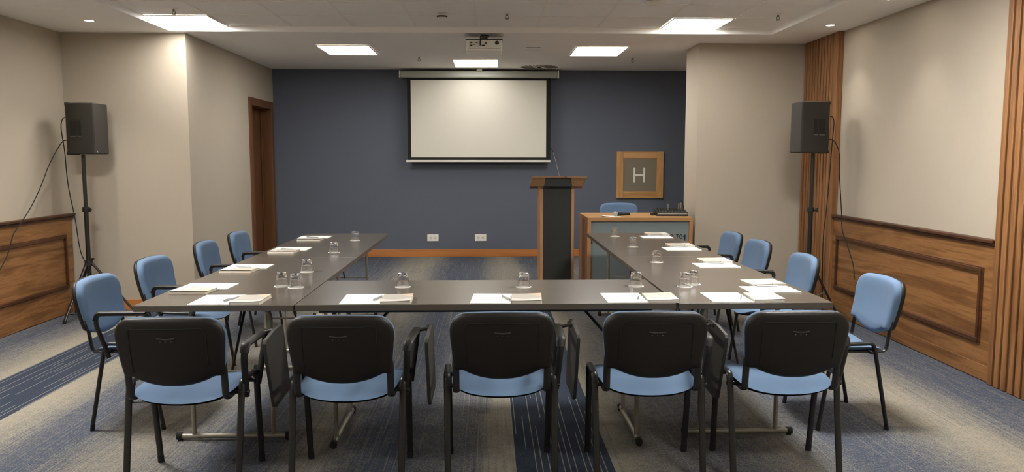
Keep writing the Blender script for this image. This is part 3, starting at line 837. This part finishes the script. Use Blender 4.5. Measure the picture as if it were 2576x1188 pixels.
# mixer, microphone, paper on the desk
mx = empty('audio_mixer', (1.865, 8.0, DT), R(-3)); tag(mx, 'black audio mixer with knobs at the right end of the desk', 'audio mixer')
MB().prism([(-.12, .010), (-.12, .038), (.09, .068), (.125, .062), (.125, .010)], -.155, .155, 'X').build('mixer_body', M['black'], mx, .004)
MB().box(-.16, .16, -.118, .12, 0, .012).build('bottom_plate', M['blackm'], mx, .002)
d = MB()
for i in range(9):
    for j in range(4):
        x = -.128 + i * .032; y = -.075 + j * .04; z = .038 + (y + .12) * .143
        d.cyl((x, y), .0052, z - .002, z + .007, n=8)
d.build('knobs', M['blackm'], mx)
d = MB()
for i in range(8):
    x = -.128 + i * .032; d.box(x - .004, x + .004, -.106, -.096, .0405, .046)
d.build('faders', M['letter'], mx)
MB().box(-.15, .15, -.1215, -.1195, .02, .026).build('front_label_strip', M['knob'], mx)
for x, h in ((-.01, .05), (.098, .055), (.118, .062)):
    MB().cyl((x, .085), .009, .066, .066 + h, n=12).build('jack_plug', M['chrome'], mx)
MB().tube(spline([(.118, .085, .126), (.125, .09, .15), (.145, .10, .12), (.158, .10, .05), (.165, .09, .006), (.10, .14, .006)]), .0035, n=6).build('plug_cable', M['rubber'], mx)
MB().box(-.20, -.162, -.03, .04, 0, .024).build('power_adapter', M['rubber'], mx, .004)
mc = empty('handheld_microphone', (1.372, 7.9, DT), R(-75)); tag(mc, 'handheld microphone with silver grille lying on the desk', 'microphone')
MB().cyl((0, .022), .019, -.075, .06, 'Y', 18, .013).build('mic_body', M['blackm'], mc, smooth=50)
v = MB().lathe([(.0, -.026), (.015, -.022), (.024, -.010), (.026, 0), (.024, .012), (.015, .022), (0, .026)], n=20)
o = v.build('mic_grille', M['case'], mc, smooth=80); o.location = (0, -.098, .026)
o.rotation_euler = (PI / 2, 0, 0)
pp = MB(); 
vv = []; ff = []
for k in range(9):
    u = k / 8; x = -.09 + .18 * u; z = .001 + .022 * max(0, .45 - u) ** 1.3
    vv += [(x, -.06, z), (x, .06, z), (x, -.06, z + .001), (x, .06, z + .001)]
for k in range(8):
    a = 4 * k; ff += [(a, a + 1, a + 5, a + 4), (a + 2, a + 6, a + 7, a + 3), (a, a + 4, a + 6, a + 2), (a + 1, a + 3, a + 7, a + 5)]
ff += [(0, 2, 3, 1), (32, 33, 35, 34)]
pp.add(vv, ff); o = pp.build('folded_paper', M['paper']); o.location = (1.23, 7.86, DT); o.rotation_euler = (0, 0, R(8)); tag(o, 'white curled sheet of paper beside the microphone on the desk', 'paper')

# lectern
LY = 7.80; lc = empty('lectern', (.685, LY, ZP)); tag(lc, 'tall lectern with black front panel, wooden sides and slanted tray', 'lectern')
T = Matrix.Translation((-.685, -LY, -ZP))
def kx(px): return None
MB().box(.545, .823, LY - .005, LY + .012, ZP, 1.245, T).build('front_panel', M['lect'], lc, .002)
for a, b in ((.510, .545), (.823, .852)): MB().box(a, b, LY, LY + .36, ZP, 1.17, T).build('side_panel', M['oakz'], lc, .003)
MB().box(.545, .823, LY + .10, LY + .36, ZP + .08, ZP + .10, T).box(.545, .823, LY + .05, LY + .36, .80, .82, T).build('shelf', M['oak'], lc, .002)
# tray: slopes down to the speaker, splayed apron below its front edge
d = MB()
f0, f1 = LY - .10, LY + .34
v = [(.424, f0, 1.262), (.966, f0, 1.262), (.966, f1, 1.14), (.424, f1, 1.14), (.424, f0, 1.246), (.966, f0, 1.246), (.966, f1, 1.124), (.424, f1, 1.124)]
d.add(v, [(0, 1, 2, 3), (7, 6, 5, 4), (0, 4, 5, 1), (1, 5, 6, 2), (2, 6, 7, 3), (3, 7, 4, 0)], T); d.build('tray', M['lectwood'], lc, .002)
for (xa, xb, xc, xd) in ((.430, .560, .404, .545), (.810, .960, .823, .925)):
    v = [(xa, f0 + .01, 1.246), (xb, f0 + .01, 1.246), (xd, f0 + .03, 1.162), (xc, f0 + .03, 1.162), (xa, f0 + .03, 1.246), (xb, f0 + .03, 1.246), (xd, f0 + .05, 1.162), (xc, f0 + .05, 1.162)]
    MB().add(v, [(0, 1, 2, 3), (7, 6, 5, 4), (0, 4, 5, 1), (1, 5, 6, 2), (2, 6, 7, 3), (3, 7, 4, 0)], T).build('apron', M['lectwood'], lc, .002)
MB().box(.545, .823, f0 + .028, LY, 1.16, 1.246, T).build('apron_panel', M['lect'], lc, .002)
gm = empty('gooseneck_microphone', (.700, LY - .04, 1.2475)); tag(gm, 'thin gooseneck microphone standing on the lectern tray', 'microphone')
MB().cyl((0, 0), .016, .0, .016, n=16).build('base', M['blackm'], gm)
MB().tube(spline([(0, 0, .01), (-.022, 0, .09), (-.042, 0, .17), (-.066, 0, .25)]), .0032, n=8).build('gooseneck', M['chrome'], gm)
MB().tube([(-.065, 0, .246), (-.078, 0, .292)], .006, n=10).build('capsule', M['blackm'], gm)
MB().tube(spline([(.0, 0, .006), (.03, -.035, .012), (.06, -.07, .006), (.09, -.074, -.03), (.12, -.074, -.09)]), .002, n=6).build('cable', M['rubber'], gm)

# ------------------------------------------------------------------ loudspeakers on tripods
def make_speaker():
    r = empty('loudspeaker')
    # local: front faces +X, widest at the front; origin at the bottom socket
    H = .455
    pl = [(.125, -.140), (.125, .140), (.02, .140), (-.125, .092), (-.135, .08), (-.135, -.08), (-.125, -.092), (.02, -.140)]
    MB().prism(pl, 0.006, H - .004, 'Z').build('cabinet', M['speaker'], r, .008)
    MB().prism([(.124, -.132), (.128, -.132), (.140, -.09), (.144, 0), (.140, .09), (.128, .132), (.124, .132)], .012, H - .010, 'Z').build('grille', M['grille'], r, .003)
    MB().box(-.14, -.10, -.085, .085, .0, .03).box(-.14, -.10, -.085, .085, H - .03, H).build('corner_bumper', M['rubber'], r, .006)
    for sy in (-1, 1):
        # grip recess set in each flank
        ang = math.atan2(.048, .145) * sy
        T = Matrix.Translation((-.035, sy * .1222, 0)) @ Matrix.Rotation(ang, 4, 'Z')
        m_ = MB(); y0, y1 = sorted((sy * -.001, sy * .0015))
        m_.box(-.060, .004, y0, y1, .165, .300, T); m_.box(.015, .056, y0, y1, .165, .300, T)
        m_.build('handle_recess', M['deep'], r)
        y0, y1 = sorted((0, sy * .004)); m_ = MB(); m_.box(-.058, .002, y0, y1, .158, .165, T); m_.box(.017, .054, y0, y1, .158, .165, T); m_.build('handle_lip', M['metalgrey'], r)
    MB().box(.134, .1372, -.118, -.106, .022, .036).build('badge', M['case'], r)
    MB().box(-.142, -.134, -.06, .06, .10, .36).build('connector_plate', M['blackm'], r)
    MB().tube([(-.14, .0, .33), (-.165, 0, .33)], .008, n=10).tube([(-.14, .0, .125), (-.16, 0, .125)], .008, n=10).build('plugs', M['case'], r)
    return r
def make_stand(px, py, top, feet, hub=.50):
    r = empty('speaker_stand', (px, py, 0))
    MB().tube([(0, 0, .16), (0, 0, .98)], .0195, n=16).build('lower_tube', M['blackm'], r, smooth=60)
    MB().tube([(0, 0, .97), (0, 0, top)], .0165, n=16).build('pole', M['blackm'], r, smooth=60)
    cl = MB().cyl((0, 0), .030, .955, 1.0, n=16).build('collar', M['black'], r, .003)
    MB().tube([(.02, -.01, .975), (.055, -.02, .975)], .010, n=10).tube([(.05, -.02, .955), (.05, -.02, .995)], .006, n=8).build('knob', M['black'], cl)
    hb = MB().cyl((0, 0), .034, hub - .03, hub + .02, n=16).build('hub', M['black'], r, .003)
    MB().tube([(.03, -.01, hub + .03), (.055, -.02, hub + .035)], .010, n=10).build('knob', M['black'], hb)
    MB().cyl((0, 0), .026, .15, .19, n=16).build('lower_hub', M['black'], r, .003)
    for fx, fy in feet:
        u = Vector((fx, fy, 0)); n_ = u.normalized(); w_ = Vector((-n_.y, n_.x, 0))
        lg = MB().tube([n_ * .03 + Vector((0, 0, hub - .01)), u + Vector((0, 0, .014))], .015, .010, n=10, side=w_).build('leg', M['blackm'], r, smooth=60)
        MB().tube([u * .985 + Vector((0, 0, .028)), u + Vector((0, 0, .0))], .017, .012, n=10, side=w_).build('rubber_foot', M['rubber'], lg)
        mid = n_ * .03 + Vector((0, 0, hub - .01)); mid = mid.lerp(u, .52)
        MB().tube([n_ * .02 + Vector((0, 0, .17)), mid], .007, .005, n=8, side=w_).build('brace', M['blackm'], r)
    return r
PLx, PLy = -3.60, 7.13
st = make_stand(PLx, PLy, 1.466, [(-.085, -.30), (.40, .03), (-.235, .20)]); tag(st, 'black tripod stand under the left loudspeaker, by the wainscot end', 'speaker stand', 'tripod speaker stands')
PRx, PRy = 2.885, 6.95
st2 = make_stand(PRx, PRy, 1.482, [(.275, -.02), (-.15, .25), (-.13, -.26)]); tag(st2, 'black tripod stand under the right loudspeaker, before the slats', 'speaker stand', 'tripod speaker stands')
s1 = make_speaker(); s1.location = (PLx + .04, PLy, 1.462); s1.rotation_euler = (0, 0, R(2)); tag(s1, 'black loudspeaker on the left tripod, facing across the room', 'loudspeaker', 'loudspeakers on tripods')
s2 = copy_tree(s1); s2.location = (PRx - .03, PRy, 1.478); s2.rotation_euler = (0, 0, R(178)); tag(s2, 'black loudspeaker on the right tripod, before the slat panelling', 'loudspeaker', 'loudspeakers on tripods')

def cable(pts, label, r_=.0042):
    o = MB().tube(spline(pts, 8), r_, n=8).build('speaker_cable', M['rubber'], None, smooth=60); tag(o, label, 'cable', 'cables of the loudspeakers'); return o
lx = PLx - .125
cable([(lx, PLy, 1.792), (lx - .03, PLy - .01, 1.78), (lx - .045, PLy - .02, 1.70), (lx - .02, PLy - .03, 1.50), (lx + .0, PLy - .04, 1.2), (lx + .05, PLy - .05, .9), (lx + .09, PLy - .06, .6), (lx + .16, PLy - .05, .40), (lx + .14, PLy + .02, .05), (lx + .1, PLy + .06, .006), (lx - .12, PLy + .10, .006)],
      'thin black cable dropping beside the left tripod pole')
cable([(lx, PLy, 1.587), (lx - .03, PLy - .02, 1.585), (lx - .05, PLy - .08, 1.52), (lx - .075, PLy - .2, 1.36), (lx - .09, PLy - .3, 1.2), (lx - .12, PLy - .42, 1.02), (lx - .135, PLy - .60, .86), (lx - .14, PLy - .66, .80), (lx - .142, PLy - .74, .66), (lx - .142, PLy - .84, .56), (lx - .142, PLy - .90, .52)],
      'black cable hanging from the left loudspeaker across the wainscot')
rx = PRx + .135
cable([(rx, PRy, 1.808), (rx + .03, PRy, 1.80), (rx + .045, PRy, 1.74), (rx + .035, PRy, 1.55), (rx + .02, PRy - .01, 1.3), (rx + .0, PRy - .02, 1.0), (rx - .02, PRy - .02, .7), (rx + .02, PRy + .05, .3), (rx + .06, PRy + .1, .006), (rx + .1, PRy + .02, .006)],
      'black cable dropping beside the right tripod pole')
cable([(rx, PRy, 1.603), (rx + .03, PRy - .01, 1.60), (rx + .06, PRy - .03, 1.56), (rx + .085, PRy - .05, 1.46), (rx + .09, PRy - .05, 1.3), (rx + .105, PRy - .06, 1.1), (rx + .115, PRy - .07, .95), (rx + .115, PRy - .10, .80), (rx + .125, PRy - .2, .66), (rx + .13, PRy - .3, .52), (rx + .12, PRy - .36, .40)],
      'black cable hanging from the right loudspeaker over the wainscot')

# ------------------------------------------------------------------ camera, world, view
cam = bpy.data.cameras.new('camera'); co_ = bpy.data.objects.new('camera', cam); COL.objects.link(co_)
cam.sensor_fit = 'HORIZONTAL'; cam.sensor_width = 36; cam.lens = 1977 / 2576 * 36; cam.clip_start = .05
th, ps, ro = .0979, .0298, .0006
F = Vector((math.sin(ps) * math.cos(th), math.cos(ps) * math.cos(th), -math.sin(th)))
Rt = Vector((math.cos(ps), -math.sin(ps), 0)); U = Rt.cross(F)
R2 = Rt * math.cos(ro) + U * math.sin(ro); U2 = U * math.cos(ro) - Rt * math.sin(ro)
mw = Matrix.Identity(4)
for i in range(3): mw[i][0] = R2[i]; mw[i][1] = U2[i]; mw[i][2] = -F[i]
mw.translation = Vector((0, 0, 1.43)); co_.matrix_world = mw
S = bpy.context.scene; S.camera = co_
w = bpy.data.worlds.new('world'); S.world = w; w.use_nodes = True
w.node_tree.nodes['Background'].inputs[0].default_value = (.02, .02, .02, 1)
w.node_tree.nodes['Background'].inputs[1].default_value = .1
vs = S.view_settings; vs.view_transform = 'Standard'; vs.look = 'None'; vs.gamma = 1; vs.use_curve_mapping = False
vs.exposure = 2.02
S.cycles.max_bounces = 14; S.cycles.diffuse_bounces = 12; S.cycles.glossy_bounces = 4; S.cycles.transmission_bounces = 8
S.cycles.caustics_reflective = False; S.cycles.caustics_refractive = True; S.cycles.sample_clamp_indirect = 4
